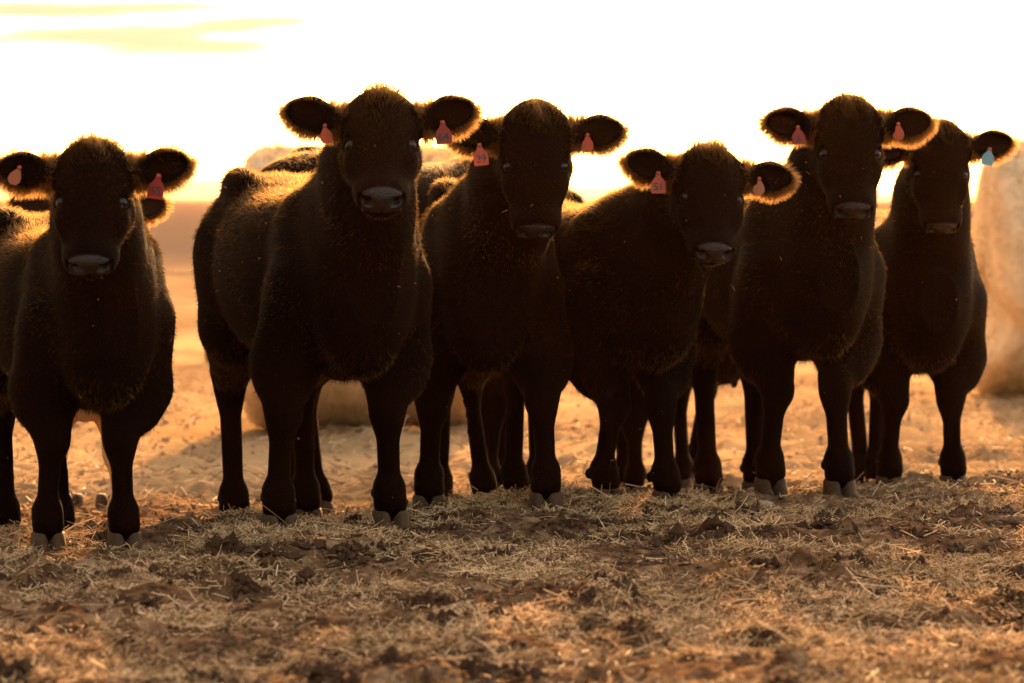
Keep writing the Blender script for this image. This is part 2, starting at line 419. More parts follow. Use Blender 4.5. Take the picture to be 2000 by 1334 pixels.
    # tail
    if head.get('tail', 1):
        f.cone((-.76*S, 0, 1.12*S+tl), (-.84*S, 0, .95*S+tl), .038*S, .024*S, k=.05)
        f.cone((-.84*S, 0, .95*S+tl), (-.80*S, .03, .66*S+tl), .022*S, .026*S, k=.03); f.cone((-.80*S, .03, .66*S+tl), (-.76*S, .04, .52*S), .03, .02, k=.02)
    # legs
    for i, P in enumerate(LF):
        sy = 1 if i in (0, 2) else -1; lz = P.z; pz = P.z; lift = 0
        if i < 2:
            sh = Vector((.42*S, yb(.42*S)*.8+sy*.155*S, .84*S+tl)); el = Vector((.35*S+(P.x-.42*S)*.3, yb(.4*S)*.6+sy*.180*S+(P.y-sy*.16*S)*.30, .60*S+tl*.6))
            kn = Vector((P.x*.78+.40*S*.22+.012*S, P.y-sy*.012*S, .385*S+lz))
            f.cone(sh, el, .115*S, .105*S, k=.06); f.cone(el, el+(kn-el)*.45, .103*S, .084*S, k=.05); f.cone(el+(kn-el)*.4, kn+Vector((-.005, 0, .05*S)), .088*S, .056*S, k=.05)
            f.ell(kn, (.058*S, .054*S, .080*S), k=.04); f.ell(kn+Vector((.02*S, -sy*.012*S, -.01*S)), (.042*S, .048*S, .05*S), k=.02)
            bk = Vector((P.x-.015*S, P.y, .145*S+lz))
            f.cone(kn, bk, .040*S, .036*S, k=.04); f.cone(kn+Vector((-.03*S, 0, -.02)), bk+Vector((-.025*S, 0, 0)), .020*S, .018*S, k=.02)
        else:
            hipp = Vector((-.52*S, sy*.135*S, .92*S+tl)); st = Vector((-.40*S+(P.x+.62*S)*.3, sy*.17*S, .68*S+tl*.7))
            hk = Vector((P.x-.075*S, P.y*.8+sy*.15*S*.2, .49*S+lz))
            f.cone(hipp, st, .165*S, .12*S, k=.08); f.cone(Vector((-.66*S, sy*.115*S, .88*S+tl)), hk+Vector((0.02, 0, .10*S)), .115*S, .060*S, k=.08)
            f.cone(st, hk+Vector((.01, 0, .05)), .128*S, .062*S, k=.06); f.ell(hk, (.060*S, .046*S, .068*S), k=.03); f.ell(hk+Vector((-.035*S, 0, .03*S)), (.035*S, .028*S, .04*S), k=.02)
            bk = Vector((P.x-.02*S, P.y, .145*S+lz)); f.cone(hk, bk, .040*S, .036*S, k=.04); f.cone(hk+Vector((-.035*S, 0, -.02)), bk+Vector((-.03*S, 0, 0)), .018*S, .018*S, k=.02)
        f.ell(bk+Vector((0, 0, -.02*S)), (.052*S, .049*S, .045*S), k=.03)               # fetlock
        f.cone(bk+Vector((0, 0, -.02)), (P.x+.002*S, P.y, .082*S+lz), .044*S, .056*S, k=.03)
        for q in (-1, 1): f.ell((P.x-.068*S, P.y+q*.036*S, .108*S+lz), (.020*S, .016*S, .022*S), k=.008)   # dewclaws
    # neck
    nb = hp(.02, 0, -.10); th_ = hp(.14, 0, -.20)
    def mid(a, b, t): return a+(b-a)*t
    w0 = Vector((.40*S, yb(.4*S), 1.03*S+tl)); c0 = Vector((.54*S, yb(.5*S), .84*S+tl)); 
    mm = mid(w0, nb, .55)
    f.cone(w0, mm, .165*S, .135*S, k=.08); f.cone(mm, nb, .145*S, .105*hs, k=.06)
    m2_ = mid(c0, th_, .5)
    f.cone(c0, m2_, .15*S, .115*S, k=.08); f.cone(m2_, th_, .12*S, .075*hs, k=.06)
    f.cone(mid(w0, c0, .4), mid(mm, m2_, .6), .17*S, .125*S, k=.07); f.cone(mid(mm, m2_, .5), mid(nb, th_, .5), .13*S, .10*hs, k=.06)
    f.cone(mid(th_, Vector((.55*S, yb(.5*S), .84*S+tl)), .25), (.66*S, yb(.6*S), .74*S+tl), .045*S, .040*S, k=.03)      # dewlap
    # head
    def E(c, r, k=.03, op='u', Mx=None): f.ell(hp(*c), np.array(r)*hs, Hn if Mx is None else Mx, k*hs, op)
    def C(a, b, ra, rb, k=.03, op='u'): f.cone(hp(*a), hp(*b), ra*hs, rb*hs, k*hs, op)
    E((.085, 0, -.085), (.130, .118, .105)); E((.016, 0, -.064), (.072, .080, .066), .05)
    E((.15, 0, -.055), (.12, .10, .048), .05); C((.17, 0, -.10), (.37, 0, -.085), .098, .062, .04)
    for q in (-1, 1):
        E((.140, q*.088, -.046), (.040, .022, .020), .02); E((.21, q*.085, -.085), (.05, .025, .03), .03); C((.15, q*.062, -.15), (.30, q*.034, -.13), .072, .050, .04)
        E((.395, q*.042, -.105), (.052, .046, .050), .03)
        C((.235, q*.083, -.09), (.36, q*.058, -.10), .018, .014, .05)
        C((.02, q*.075, -.075), (.055, q*.145, -.075), .048, .033, .03)                   # ear root
    E((.405, 0, -.088), (.062, .076, .056)); E((.385, 0, -.152), (.052, .052, .034), .03); E((.428, 0, -.060), (.034, .058, .030), .03)
    for q in (-1, 1):
        E((.440, q*.046, -.084), (.026, .030, .028), .02)
        E((.170, q*.112, -.040), (.030, .022, .020), .014, 's')
        E((.485, q*.041, -.070), (.052, .0195, .0165), .006, 's'); E((.475, q*.062, -.064), (.040, .014, .008), .006, 's')
    E((.438, 0, -.128), (.045, .075, .0045), .010, 's'); E((.47, 0, -.10), (.010, .003, .028), .008, 's')
    ears = []
    for q, a in ((1, R(head.get('earl', 14))), (-1, R(head.get('earr', 14)))):
        bk_ = head.get('back', .12)
        e = (Yh*q*math.cos(a)+upw*math.sin(a)-fw*bk_).normalized()
        n = (fw+upw*.12+Yh*q*.15); n = (n-e*n.dot(e)).normalized(); w = e.cross(n)
        er = hp(.050, q*.118, -.075); Me = np.array(Matrix((e, w, n)).transposed())
        ec = er+e*.093*hs
        f.ell(ec, np.array((.088, .057, .018))*hs, Me, .02*hs)
        f.ell(er+e*.118*hs, np.array((.050, .056, .014))*hs, Me, .03*hs); f.cone(er+e*.12*hs, er+e*.172*hs, .028*hs, .018*hs, .05*hs)
        f.cone(er-e*.02*hs, er+e*.055*hs, .040*hs, .030*hs, .03*hs)
        f.ell(ec+n*.024*hs+e*.02*hs, np.array((.064, .037, .020))*hs, Me, .012*hs, 's')
        ears.append((er, e, w, n, ec))
    V, Q, vn = f.mesh()
    # head coordinates per vertex
    On = np.array(O); hc = (V-On) @ Hn/hs
    hc[:, 0] = np.where(hc[:, 0] < .19, hc[:, 0], .19+(hc[:, 0]-.19)/.78)
    inhead = (hc[:, 0] > -.06) & (hc[:, 0] < .5) & (np.abs(hc[:, 1]) < .17) & (hc[:, 2] > -.25) & (hc[:, 2] < .06)
    nose = sstep(.447, .458, hc[:, 0]+.15*(hc[:, 2]+.10))*sstep(.070, .058, np.abs(hc[:, 1]))*sstep(-.133, -.125, hc[:, 2])*inhead
    body = mesh_np('body', V, Q, M_HIDE if coat == 'black' else M_HIDE_T, root, True, {'nose': nose})
    # eyes, hooves
    for q in (-1, 1):
        c = hp(.168, q*.0905, -.056); Ve = []; Fe = []; nr, ns = 12, 16
        r = .0235*hs
        aa = (Yh*q*.62+fw*.80-upw*.06).normalized(); t2 = (Xh-aa*Xh.dot(aa)).normalized(); t1 = aa.cross(t2)     # gaze axis, along the lids, across them
        for i in range(nr+1):
            for j in range(ns):
                a = math.pi*i/nr; b = 2*math.pi*j/ns
                Ve.append(c+(t1*math.sin(a)*math.cos(b)*1.12+aa*math.cos(a)+t2*math.sin(a)*math.sin(b))*r)
        for i in range(nr):
            for j in range(ns):
                k = (j+1) % ns; Fe.append((i*ns+j, i*ns+k, (i+1)*ns+k, (i+1)*ns+j))
        eo = pyd('eye', Ve, Fe, M_EYE, root, True)
        for nm, rad, off, th_r, mt in (('eyelid', 1.02, .42, .0050, M_HIDE), ('eye_rim', .80, .62, .0016, M_LID)):
            Vl = []; Fl = []; m_ = 20
            for i in range(m_):
                b = 2*math.pi*i/m_
                for t_ in range(6):
                    tt = 2*math.pi*t_/6; rr = r*rad+th_r*hs*math.cos(tt)
                    Vl.append(c+t1*rr*math.cos(b)*1.18+t2*rr*math.sin(b)*.74+aa*(r*(off+.16*math.sin(b)**2)+th_r*hs*math.sin(tt)))
            for i in range(m_):
                for t_ in range(6):
                    u = (t_+1) % 6; i2 = (i+1) % m_; Fl.append((i*6+t_, i*6+u, i2*6+u, i2*6+t_))
            pyd(nm, Vl, Fl, mt, eo, True)
    for i, P in enumerate(LF): hoof_mesh(root, P.x+.012*S, P.y, P.z-.014, head.get('foot', {}).get(i, 0.), S*1.0)
    # ---- fur
    if furn:
        ef = np.zeros(len(V)); edir = np.zeros_like(V); rim = np.zeros(len(V))
        for (er, e, w, n, ec) in ears:
            er_, e_, w_, n_, ec_ = [np.array(x) for x in (er, e, w, n, ec)]
            dd = (V-ec_); u = dd @ e_/(.095*hs); v = dd @ w_/(.057*hs); ww = dd @ n_/hs
            m = (u*u+v*v < 1.6) & (np.abs(ww) < .05) & (u > -.9)
            rr = np.sqrt(u*u+v*v); ef[m] = 1; rim[m] = np.clip((rr[m]-.62)/.3, 0, 1)
            dv = (u[:, None]*e_*1.0+v[:, None]*w_*1.6)+e_*.35
            edir[m] = dv[m]
        poll = inhead & (hc[:, 0] < .075) & (np.abs(hc[:, 1]) < .085) & (ef == 0)
        pw = np.exp(-((hc[:, 0]-.0)/.06)**2-((hc[:, 1])/.06)**2)*poll
        glowv = np.clip(.9*sstep(.55, .95, vn[:, 2])*(V[:, 2] > .8*S)*(np.linalg.norm(V-np.array(Lh), axis=1) > .30*hs)+rim*1.0+pw*.4, 0, 1); glowv[inhead & (ef == 0) & (pw < .1)] *= .25  # painted rim glow: up-facing backs, ear rims and poll get paler hair
        glowv = np.maximum(glowv, .16*((vn[:, 2] < -.5) & (V[:, 2] > .40*S)))
        ln = np.full(len(V), .020)
        ln[V[:, 2] < .50*S] = .0095
        lw = sstep(.42*S, .62*S, V[:, 2]); ln = .007+.008*lw
        belly = (vn[:, 2] < -.4) & (V[:, 2] > .40*S) & (V[:, 2] < .66*S+tl); ln[belly] = .024
        topb = (vn[:, 2] > .3) & (V[:, 2] > .95*S) & ~inhead; ln[topb] = .021
        hd_ = inhead & (ef == 0); ln[hd_] = np.interp(hc[hd_, 0], [0, .08, .2, .35, .42], [.024, .016, .010, .0065, .004])
        chin = hd_ & (hc[:, 2] < -.15) & (vn[:, 2] < 0); ln[chin] = .014
        ln[ef > 0] = .010+.021*rim[ef > 0]
        ln = ln+.020*pw
        wt = np.ones(len(V)); wt[hd_] = 2.2; wt[ef > 0] = 2.5+14*rim[ef > 0]; wt += 6*pw; wt[nose > .3] = 0; wt[V[:, 2] < .45*S] = .9; wt[topb] = 2.6
        wt[(V[:, 2] < LF[0].z+.05)] = 0
        if coat == 'tan': wt[V[:, 2] < .52] = 0
        tri, bw = sample(V, Q, vn, wt, furn)
        mixv = lambda arr: (arr[tri]*bw[..., None]).sum(1) if arr.ndim == 2 else (arr[tri]*bw).sum(1)
        P = mixv(V); Nn = mixv(vn); l = mixv(ln); e_f = mixv(ef); ed = mixv(edir); pwv = mixv(pw); hcx = mixv(hc)
        lay = np.tile(np.array([-.75, 0, -.65]), (furn, 1))
        ih = mixv(inhead.astype(float)) > .5
        lay[ih] = -np.array(Xh)*.8+np.array(Zh)*.1
        lay[P[:, 2] < .55*S] = (0, 0, -1)
        lay = lay-(lay*Nn).sum(1)[:, None]*Nn
        clump = np.stack([vnoise(P[:, 0]*28+P[:, 2]*9, P[:, 1]*28+P[:, 2]*21, 5+i) for i in range(3)], 1)
        D = Nn*.62+lay*.75+clump*.42+RNG.normal(size=(furn, 3))*.16
        leg = P[:, 2] < .5*S; D[leg] = Nn[leg]*.35+lay[leg]*1.0+RNG.normal(size=(leg.sum(), 3))*.12
        hm_ = ih & (e_f < .3); D[hm_] = Nn[hm_]*.55+lay[hm_]*.6+clump[hm_]*.35+RNG.normal(size=(hm_.sum(), 3))*.2
        em = e_f > .3; D[em] = ed[em]*1.1+Nn[em]*.30+RNG.normal(size=(em.sum(), 3))*.22
        pm = pwv > .15
        D[pm] = D[pm]+pwv[pm][:, None]*(np.array(upw)*1.5+clump[pm]*1.3)
        l = l*(.55+.75*RNG.random(furn)); curl = lay*.35+clump*.5+RNG.normal(size=(furn, 3))*.15
        curl[pm] += clump[pm]*.8
        W = np.full(furn, .0014)*(1.1 if res > 1 else 1.)
        strands(P-Nn*.002, D, l, W, curl, 'fur', M_FUR if coat == 'black' else M_FUR_T, root, np.clip(mixv(glowv)+.16*RNG.random(furn)**4+.22*np.clip(vnoise(P[:, 0]*5+P[:, 2]*2, P[:, 2]*5+P[:, 1]*6, 9)-.1, 0, 1)*(P[:, 2] > .35), 0, 1))
        k = RNG.choice(furn, 36, replace=False); k = k[(Nn[k, 2] > -.3)]
        fl_ = strands(P[k]+Nn[k]*.006, RNG.normal(size=(len(k), 3)), RNG.uniform(.008, .028, len(k)), np.full(len(k), .0022), RNG.normal(size=(len(k), 3))*.3, 'straw_flecks', M_HAYS, root); fl_['kind'] = 'stuff'
    # ---- ear tags
    for tg in (tags or []):
        er, e, w, n, ec = ears[0] if tg['ear'] == 'left' else ears[1]
        up = upw; nn = (R3 @ Vector((math.sin(R(tg.get('turn', 0))), -math.cos(R(tg.get('turn', 0))), .12))).normalized()
        xx = up.cross(nn).normalized(); yy = nn.cross(xx)
        Mx = Matrix((xx, yy, nn)).transposed() @ Matrix.Rotation(R(tg.get('rot', 0)), 3, 'Z')
        pos = er+e*tg.get('out', .10)*hs+n*.036*hs-upw*tg.get('down', .045)*hs
        ear_tag(root, pos, Mx, TAGSHAPE if tg.get('shape', 'a') == 'a' else BACKSHAPE, tg['mat'], tg.get('num'), tg.get('s', 1.))
    return root

HERD = 'young black cattle standing in a row'
BACKG = 'cattle half hidden behind the front row'
cow('cow', 'black calf at the left edge with red ear tag 55, chest facing the camera', HERD, .90, None,
    [(242, 11.2), (93, 11.2), (118, 12.4), (12, 12.25)],
    dict(px=180, py=400, Y=10.75, s=.92, pitch=58, yaw=2, roll=0, earl=13, earr=7, bend=.045, hw=1.03),
    tags=[dict(ear='left', mat=M_TAGR, num='55', rot=-8, out=.085, down=.06, turn=-15), dict(ear='right', mat=M_TAGB, shape='b', out=.13, down=.025, rot=-25, s=.95)])
cow('cow', 'largest black calf, head raised, red ear tag 64, facing the camera', HERD, 1.02, None,
    [(762, 11.9), (545, 11.75), (597, 13.05), (458, 12.95)],
    dict(px=744, py=290, Y=11.30, s=.97, pitch=46, yaw=3, roll=0, earl=16, earr=14, bend=.06, hw=1.02),
    tags=[dict(ear='left', mat=M_TAGR, num='64', rot=5, out=.085, down=.055), dict(ear='right', mat=M_TAG, shape='b', out=.055, down=.055, rot=8)])
cow('cow', 'black calf with orange ear tag 39, one front leg stepping forward', HERD, 1.0, None,
    [(1066, 12.65), (838, 12.85), (1052, 13.9), (858, 14.0)],
    dict(px=1046, py=328, Y=12.20, s=.97, pitch=75, yaw=1, roll=0, earl=6, earr=4, hw=.97), fat=.98,
    tags=[dict(ear='right', mat=M_TAG, num='39', out=.075, down=.075, rot=6, turn=10), dict(ear='left', mat=M_TAG, shape='b', out=.065, down=.04)])
cow('cow', 'low-headed black calf standing side on with orange ear tag 51', HERD, .93, None,
    [(1303, 12.75), (1183, 12.95), (1008, 13.55), (946, 13.95)],
    dict(px=1388, py=393, Y=12.35, s=.93, pitch=55, yaw=6, roll=-3, earl=2, earr=14, hw=1.03), tall=.03, fat=1.03,
    tags=[dict(ear='right', mat=M_TAG, num='51', out=.07, down=.055, rot=4), dict(ear='left', mat=M_TAGB, shape='b', out=.06, down=.04)])
cow('cow', 'high-headed black calf with faded dark red tag, beside the blue tagged calf', HERD, 1.03, None,
    [(1640, 13.2), (1505, 13.4), (1478, 14.5), (1384, 14.2)],
    dict(px=1660, py=304, Y=12.9, s=.97, pitch=63, yaw=1, roll=0, earl=8, earr=8, hw=.98, bend=.03), fat=.97,
    tags=[dict(ear='right', mat=M_TAGR, num='6', out=.07, down=.04, rot=4, s=.9), dict(ear='left', mat=M_TAG, shape='b', out=.065, down=.03)])
cow('cow', 'black calf with a pale blue ear tag, rightmost of the row beside the hay bale', HERD, .95, None,
    [(1862, 14.15), (1738, 14.2), (1712, 15.2), (1683, 15.3)],
    dict(px=1837, py=343, Y=13.8, s=.90, pitch=76, yaw=0, roll=0, earl=10, earr=-4),
    tags=[dict(ear='left', mat=M_TAGBL, out=.085, down=.05, rot=-12, s=.9)], furn=34000)
cow('cow', 'small brown calf hidden behind the leftmost calf, only ears and pale legs showing', BACKG, .80, None,
    [(232, 13.4), (100, 13.3), (210, 14.6), (140, 14.6)],
    dict(px=168, py=452, Y=13.0, s=.90, pitch=62, yaw=0, roll=0, earl=2, earr=4), coat='tan', furn=24000, res=1.3)
cow('cow', 'dark cow seen only as a back and one leg behind the calf with tag 64', BACKG, 1.02, None,
    [(985, 15.0), (958, 14.8), (598, 14.35), (622, 14.1)],
    dict(px=1050, py=370, Y=15.4, s=.9, pitch=45, yaw=60, roll=0, tail=0), furn=24000, res=1.3, tall=.21)
cow('cow', 'dark calf hidden behind the tag 51 calf, only a hind leg showing', BACKG, .82, None,
    [(1238, 15.0), (1216, 15.3), (1352, 15.9), (1330, 15.4)],
    dict(px=1180, py=470, Y=14.8, s=.85, pitch=50, yaw=-60, roll=0), furn=14000, res=1.4)

# ------------------------------------------------------------------ ground: one sheet, dense where the camera looks closely
def grow(a, b, st, lim, g=1.12):
    xs = list(np.arange(a, b, st)); x = xs[-1]; d = st
    while x < lim: d = min(d*g, 600); x += d; xs.append(x)
    return xs
xr = grow(0, 2.5, .0135, 5200); XS = np.array([-v for v in xr[::-1][:-1]]+xr)
yf = grow(7.6, 15.6, .014, 9000, 1.03); yb = []; y = 7.6; d = .014
while y > -3000: d = min(d*1.2, 600); y -= d; yb.append(y)
YS = np.array(yb[::-1]+yf)
GX, GY = np.meshgrid(XS, YS, indexing='ij')
GZ = gfull(GX, GY)
big = sstep(60, 200, np.hypot(GX, GY)); GZ = GZ*(1-big)+(-.21)*big
n1, n2 = GX.shape
idx = np.arange(n1*n2).reshape(n1, n2)
GF = np.stack([idx[:-1, :-1], idx[1:, :-1], idx[1:, 1:], idx[:-1, 1:]], -1).reshape(-1, 4)
mg, t, b = mat('trampled_earth')
c = N(t, 'ShaderNodeTexCoord'); geo = c.outputs['Object']
def tn(scale, det, ro=.6):
    n = N(t, 'ShaderNodeTexNoise'); n.inputs['Scale'].default_value = scale; n.inputs['Detail'].default_value = det; n.inputs['Roughness'].default_value = ro
    t.links.new(geo, n.inputs[0]); return n.outputs[0]
rp = N(t, 'ShaderNodeValToRGB'); t.links.new(tn(9, 12, .75), rp.inputs[0])
cr = rp.color_ramp; cr.elements[0].position = .36; cr.elements[0].color = (.025, .013, .007, 1); cr.elements[1].position = .66; cr.elements[1].color = (.34, .22, .125, 1)
e = cr.elements.new(.5); e.color = (.13, .07, .035, 1)
rf = N(t, 'ShaderNodeValToRGB'); t.links.new(tn(.22, 6, .6), rf.inputs[0])
cf = rf.color_ramp; cf.elements[0].position = .42; cf.elements[0].color = (.25, .155, .08, 1); cf.elements[1].position = .60; cf.elements[1].color = (.46, .30, .15, 1)
sp = N(t, 'ShaderNodeSeparateXYZ'); t.links.new(geo, sp.inputs[0])
mxf = N(t, 'ShaderNodeMix', data_type='RGBA'); t.links.new(mrange(t, 12.6, 15.5, 0, .9, sp.outputs['Y']), mxf.inputs[0])  # straw pen floor, its colour also raised behind the cattle to imitate strong sunlight
t.links.new(rp.outputs[0], mxf.inputs[6]); t.links.new(rf.outputs[0], mxf.inputs[7])
mxg = N(t, 'ShaderNodeMix', data_type='RGBA'); t.links.new(mrange(t, 26, 90, 0, 1, sp.outputs['Y']), mxg.inputs[0])
t.links.new(mxf.outputs[2], mxg.inputs[6]); mxg.inputs[7].default_value = (.095, .075, .062, 1)
t.links.new(mxg.outputs[2], b.inputs['Base Color']); b.inputs['Roughness'].default_value = 1; b.inputs['Specular IOR Level'].default_value = 0
bn = N(t, 'ShaderNodeBump'); bn.inputs['Strength'].default_value = .9; bn.inputs['Distance'].default_value = .012
t.links.new(tn(60, 8, .7), bn.inputs['Height']); t.links.new(bn.outputs[0], b.inputs['Normal'])
g = mesh_np('ground', np.stack([GX.ravel(), GY.ravel(), GZ.ravel()], 1), GF, mg, None, True); tag(g, kind='structure')

# far low hills
mh = simple('far_field_soil', (.08, .06, .045), .95, .2, .01)
HV = []; HF = []
hx = np.linspace(-1400, 1600, 120); hy = np.linspace(0, 700, 12)
for i, x in enumerate(hx):
    for j, yv in enumerate(hy):
        pr = math.sin(math.pi*j/11)
        hgt = (13.0-10.5*float(sstep(-350, 420, x)))*(1+.10*float(vnoise(np.array(x/120.), np.array(.3), 9)))
        HV.append((x, 1600+yv, -.6+pr*hgt))
for i in range(119):
    for j in range(11): a = i*12+j; HF.append((a, a+12, a+13, a+1))
ho = pyd('hills', HV, HF, mh, None, True); tag(ho, kind='structure')

# ------------------------------------------------------------------ straw litter
def straw_mat():
    m, t, b = mat('straw'); o = t.nodes['Material Output']
    a = N(t, 'ShaderNodeAttribute', attribute_name='tone')
    rr = N(t, 'ShaderNodeValToRGB'); t.links.new(a.outputs['Fac'], rr.inputs[0]); q = rr.color_ramp
    q.elements[0].position = 0; q.elements[0].color = (.09, .05, .025, 1); q.elements[1].position = 1; q.elements[1].color = (.90, .70, .45, 1)
    e = q.elements.new(.45); e.color = (.30, .18, .08, 1); e = q.elements.new(.75); e.color = (.60, .43, .22, 1)
    t.links.new(rr.outputs[0], b.inputs['Base Color']); b.inputs['Roughness'].default_value = .65; b.inputs['Specular IOR Level'].default_value = .2
    tr = N(t, 'ShaderNodeBsdfTranslucent'); t.links.new(rr.outputs[0], tr.inputs[0])
    mx = N(t, 'ShaderNodeMixShader'); mx.inputs[0].default_value = .3
    t.links.new(b.outputs[0], mx.inputs[1]); t.links.new(tr.outputs[0], mx.inputs[2]); t.links.new(mx.outputs[0], o.inputs[0]); return m
M_STRAW = straw_mat()
def straw(n, x0, x1, y0, y1, lmin, lmax, w0, w1, tilt, name, label, seed, dens=None):
    rg = np.random.default_rng(seed)
    x = rg.uniform(x0, x1, n); y = rg.uniform(y0, y1, n)
    if dens is not None:
        k = rg.random(n) < dens(x, y); x = x[k]; y = y[k]; n = len(x)
    a = rg.uniform(0, 2*math.pi, n); l = lmin+(lmax-lmin)*rg.random(n)**2.6; w = rg.uniform(w0, w1, n)
    up = np.abs(rg.normal(0, tilt, n)); up = np.minimum(up, 1.2)
    d = np.stack([np.cos(a)*np.cos(up), np.sin(a)*np.cos(up), np.sin(up)], 1)
    z0 = gfull(x, y)+rg.uniform(-.002, .014, n)
    c = np.stack([x, y, z0], 1); e1 = c+d*l[:, None]
    # keep the far end above ground
    ge = gfull(e1[:, 0], e1[:, 1])+.002; e1[:, 2] = np.maximum(e1[:, 2], ge)
    m_ = (c+e1)/2+rg.normal(0, 1, (n, 3))*l[:, None]*.035
    m_[:, 2] = np.maximum(m_[:, 2], gfull(m_[:, 0], m_[:, 1])+.002)
    s = np.cross(d, rg.normal(size=(n, 3))+np.array([0, 0, .8])); s /= np.linalg.norm(s, axis=1)[:, None]; s2 = np.cross(s, d)
    W = w[:, None]/2
    V = np.stack([p+o for p in (c, m_, e1) for o in (s*W, -s*W*.6+s2*W*.7, -s*W*.6-s2*W*.7)], 1).reshape(-1, 3)
    b = np.arange(n)[:, None]*9
    fs = []
    for k in (0, 3):
        for i in range(3): j = (i+1) % 3; fs.append(b+np.array([[k+i, k+j, k+3+j, k+3+i]]))
    F = np.concatenate(fs, 1).reshape(-1, 4)
    tone = np.repeat(np.clip(rg.beta(1.3, .9, n)+.15*vnoise(x*2.2, y*2.2, 8), 0, 1), 9)
    o = mesh_np(name, V, F, M_STRAW, None, False, {'tone': tone}); tag(o, label, name.replace('_', ' '), kind='stuff'); return o
dn = lambda x, y: np.clip(.50+1.5*fbm(x, y, .40, 4, 61), .03, 1)*(np.abs(x) < .30+.165*y)
straw(380000, -2.7, 2.7, 7.6, 13.6, .006, .048, .0010, .0032, .42, 'chopped_straw', 'pale chopped straw littering the trampled ground in front of the cattle', 5, dn)
straw(9000, -2.7, 2.7, 7.6, 14.2, .05, .17, .0018, .0034, .22, 'straw_stems', 'long loose straw stems lying across the trampled ground', 6, dn)
straw(26000, -4.2, 4.4, 13.4, 24, .02, .12, .003, .006, .3, 'scattered_straw', 'loose straw scattered over the pen floor behind the cattle', 7, lambda x, y: np.clip(.6+.8*fbm(x, y, .9, 3, 62), .05, 1))

# crumbs of soil and dung
def crumbs(n, x0, x1, y0, y1, r0, r1, name, label, material, seed):
    rg = np.random.default_rng(seed); x = rg.uniform(x0, x1, n); y = rg.uniform(y0, y1, n)
    k = rg.random(n) < np.clip(.5+.9*fbm(x, y, .35, 3, 33), .05, 1); x = x[k]; y = y[k]; n = len(x)
    r = r0+(r1-r0)*rg.random(n)**3
    base = np.array([(1, 0, 0), (-1, 0, 0), (0, 1, 0), (0, -1, 0), (0, 0, 1), (0, 0, -1)], float)
    q = base[None]*(.6+.8*rg.random((n, 6, 1)))*np.array([1, 1, .65])+rg.normal(0, .16, (n, 6, 3))
    a = rg.uniform(0, 6.28, n); ca, sa = np.cos(a)[:, None], np.sin(a)[:, None]
    qx = q[..., 0]*ca-q[..., 1]*sa; qy = q[..., 0]*sa+q[..., 1]*ca; q = np.stack([qx, qy, q[..., 2]], -1)*r[:, None, None]
    V = (q+np.stack([x, y, gfull(x, y)+r*.3], 1)[:, None]).reshape(-1, 3)
    f = np.array([(0, 2, 4), (2, 1, 4), (1, 3, 4), (3, 0, 4), (2, 0, 5), (1, 2, 5), (3, 1, 5), (0, 3, 5)])
    F = (np.arange(n)[:, None, None]*6+f[None]).reshape(-1, 3)
    o = mesh_np(name, V, F, material, None, False); tag(o, label, 'soil', kind='stuff')
M_DUNG = simple('dung', (.05, .026, .013), .95, .5, 25, .5, spec=.1)
M_CLOD = simple('dry_clod', (.30, .18, .10), .95, .4, 12, .5, spec=.2)
M_SOIL = simple('crumbly_soil', (.085, .048, .026), .95, .5, 18, .6, spec=.2)
crumbs(110000, -2.7, 2.7, 7.6, 14.5, .0015, .013, 'soil_crumbs', 'dark crumbs of soil and dung among the straw', M_SOIL, 12)
# broken dung pats: heaps of many crumbs
rg = np.random.default_rng(15); nc = 1500; cx_ = rg.uniform(-2.7, 2.7, nc); cy_ = rg.uniform(7.6, 13.8, nc); rc = .010+.045*rg.random(nc)**2.5
k = rg.random(nc) < np.clip(.45+1.2*fbm(cx_, cy_, .6, 3, 71), .05, 1); cx_, cy_, rc = cx_[k], cy_[k], rc[k]
m_ = 26; off = rg.normal(size=(len(cx_), m_, 2))*rc[:, None, None]*.75; rr_ = rc[:, None]*(.16+.30*rg.random((len(cx_), m_)))
X_ = (cx_[:, None]+off[..., 0]).ravel(); Y_ = (cy_[:, None]+off[..., 1]).ravel(); R_ = rr_.ravel()
Z_ = gfull(X_, Y_)+(rc[:, None]*.55*np.exp(-(off**2).sum(2)/rc[:, None]**2*.8)*rg.random((len(cx_), m_))).ravel()
base = np.array([(1, 0, 0), (-1, 0, 0), (0, 1, 0), (0, -1, 0), (0, 0, 1), (0, 0, -1)], float)
q = base[None]*(.6+.8*rg.random((len(X_), 6, 1)))+rg.normal(0, .22, (len(X_), 6, 3)); q = q*R_[:, None, None]
V = (q+np.stack([X_, Y_, Z_], 1)[:, None]).reshape(-1, 3)
f = np.array([(0, 2, 4), (2, 1, 4), (1, 3, 4), (3, 0, 4), (2, 0, 5), (1, 2, 5), (3, 1, 5), (0, 3, 5)])
o = mesh_np('dung_lumps', V, (np.arange(len(X_))[:, None, None]*6+f[None]).reshape(-1, 3), M_DUNG, None, False); tag(o, 'dark broken lumps of dung among the straw in front of the cattle', 'dung', kind='stuff')
crumbs(7000, -4, 4, 14.3, 26, .006, .026, 'soil_clods', 'broken clods on the pen floor behind the cattle', M_CLOD, 13)

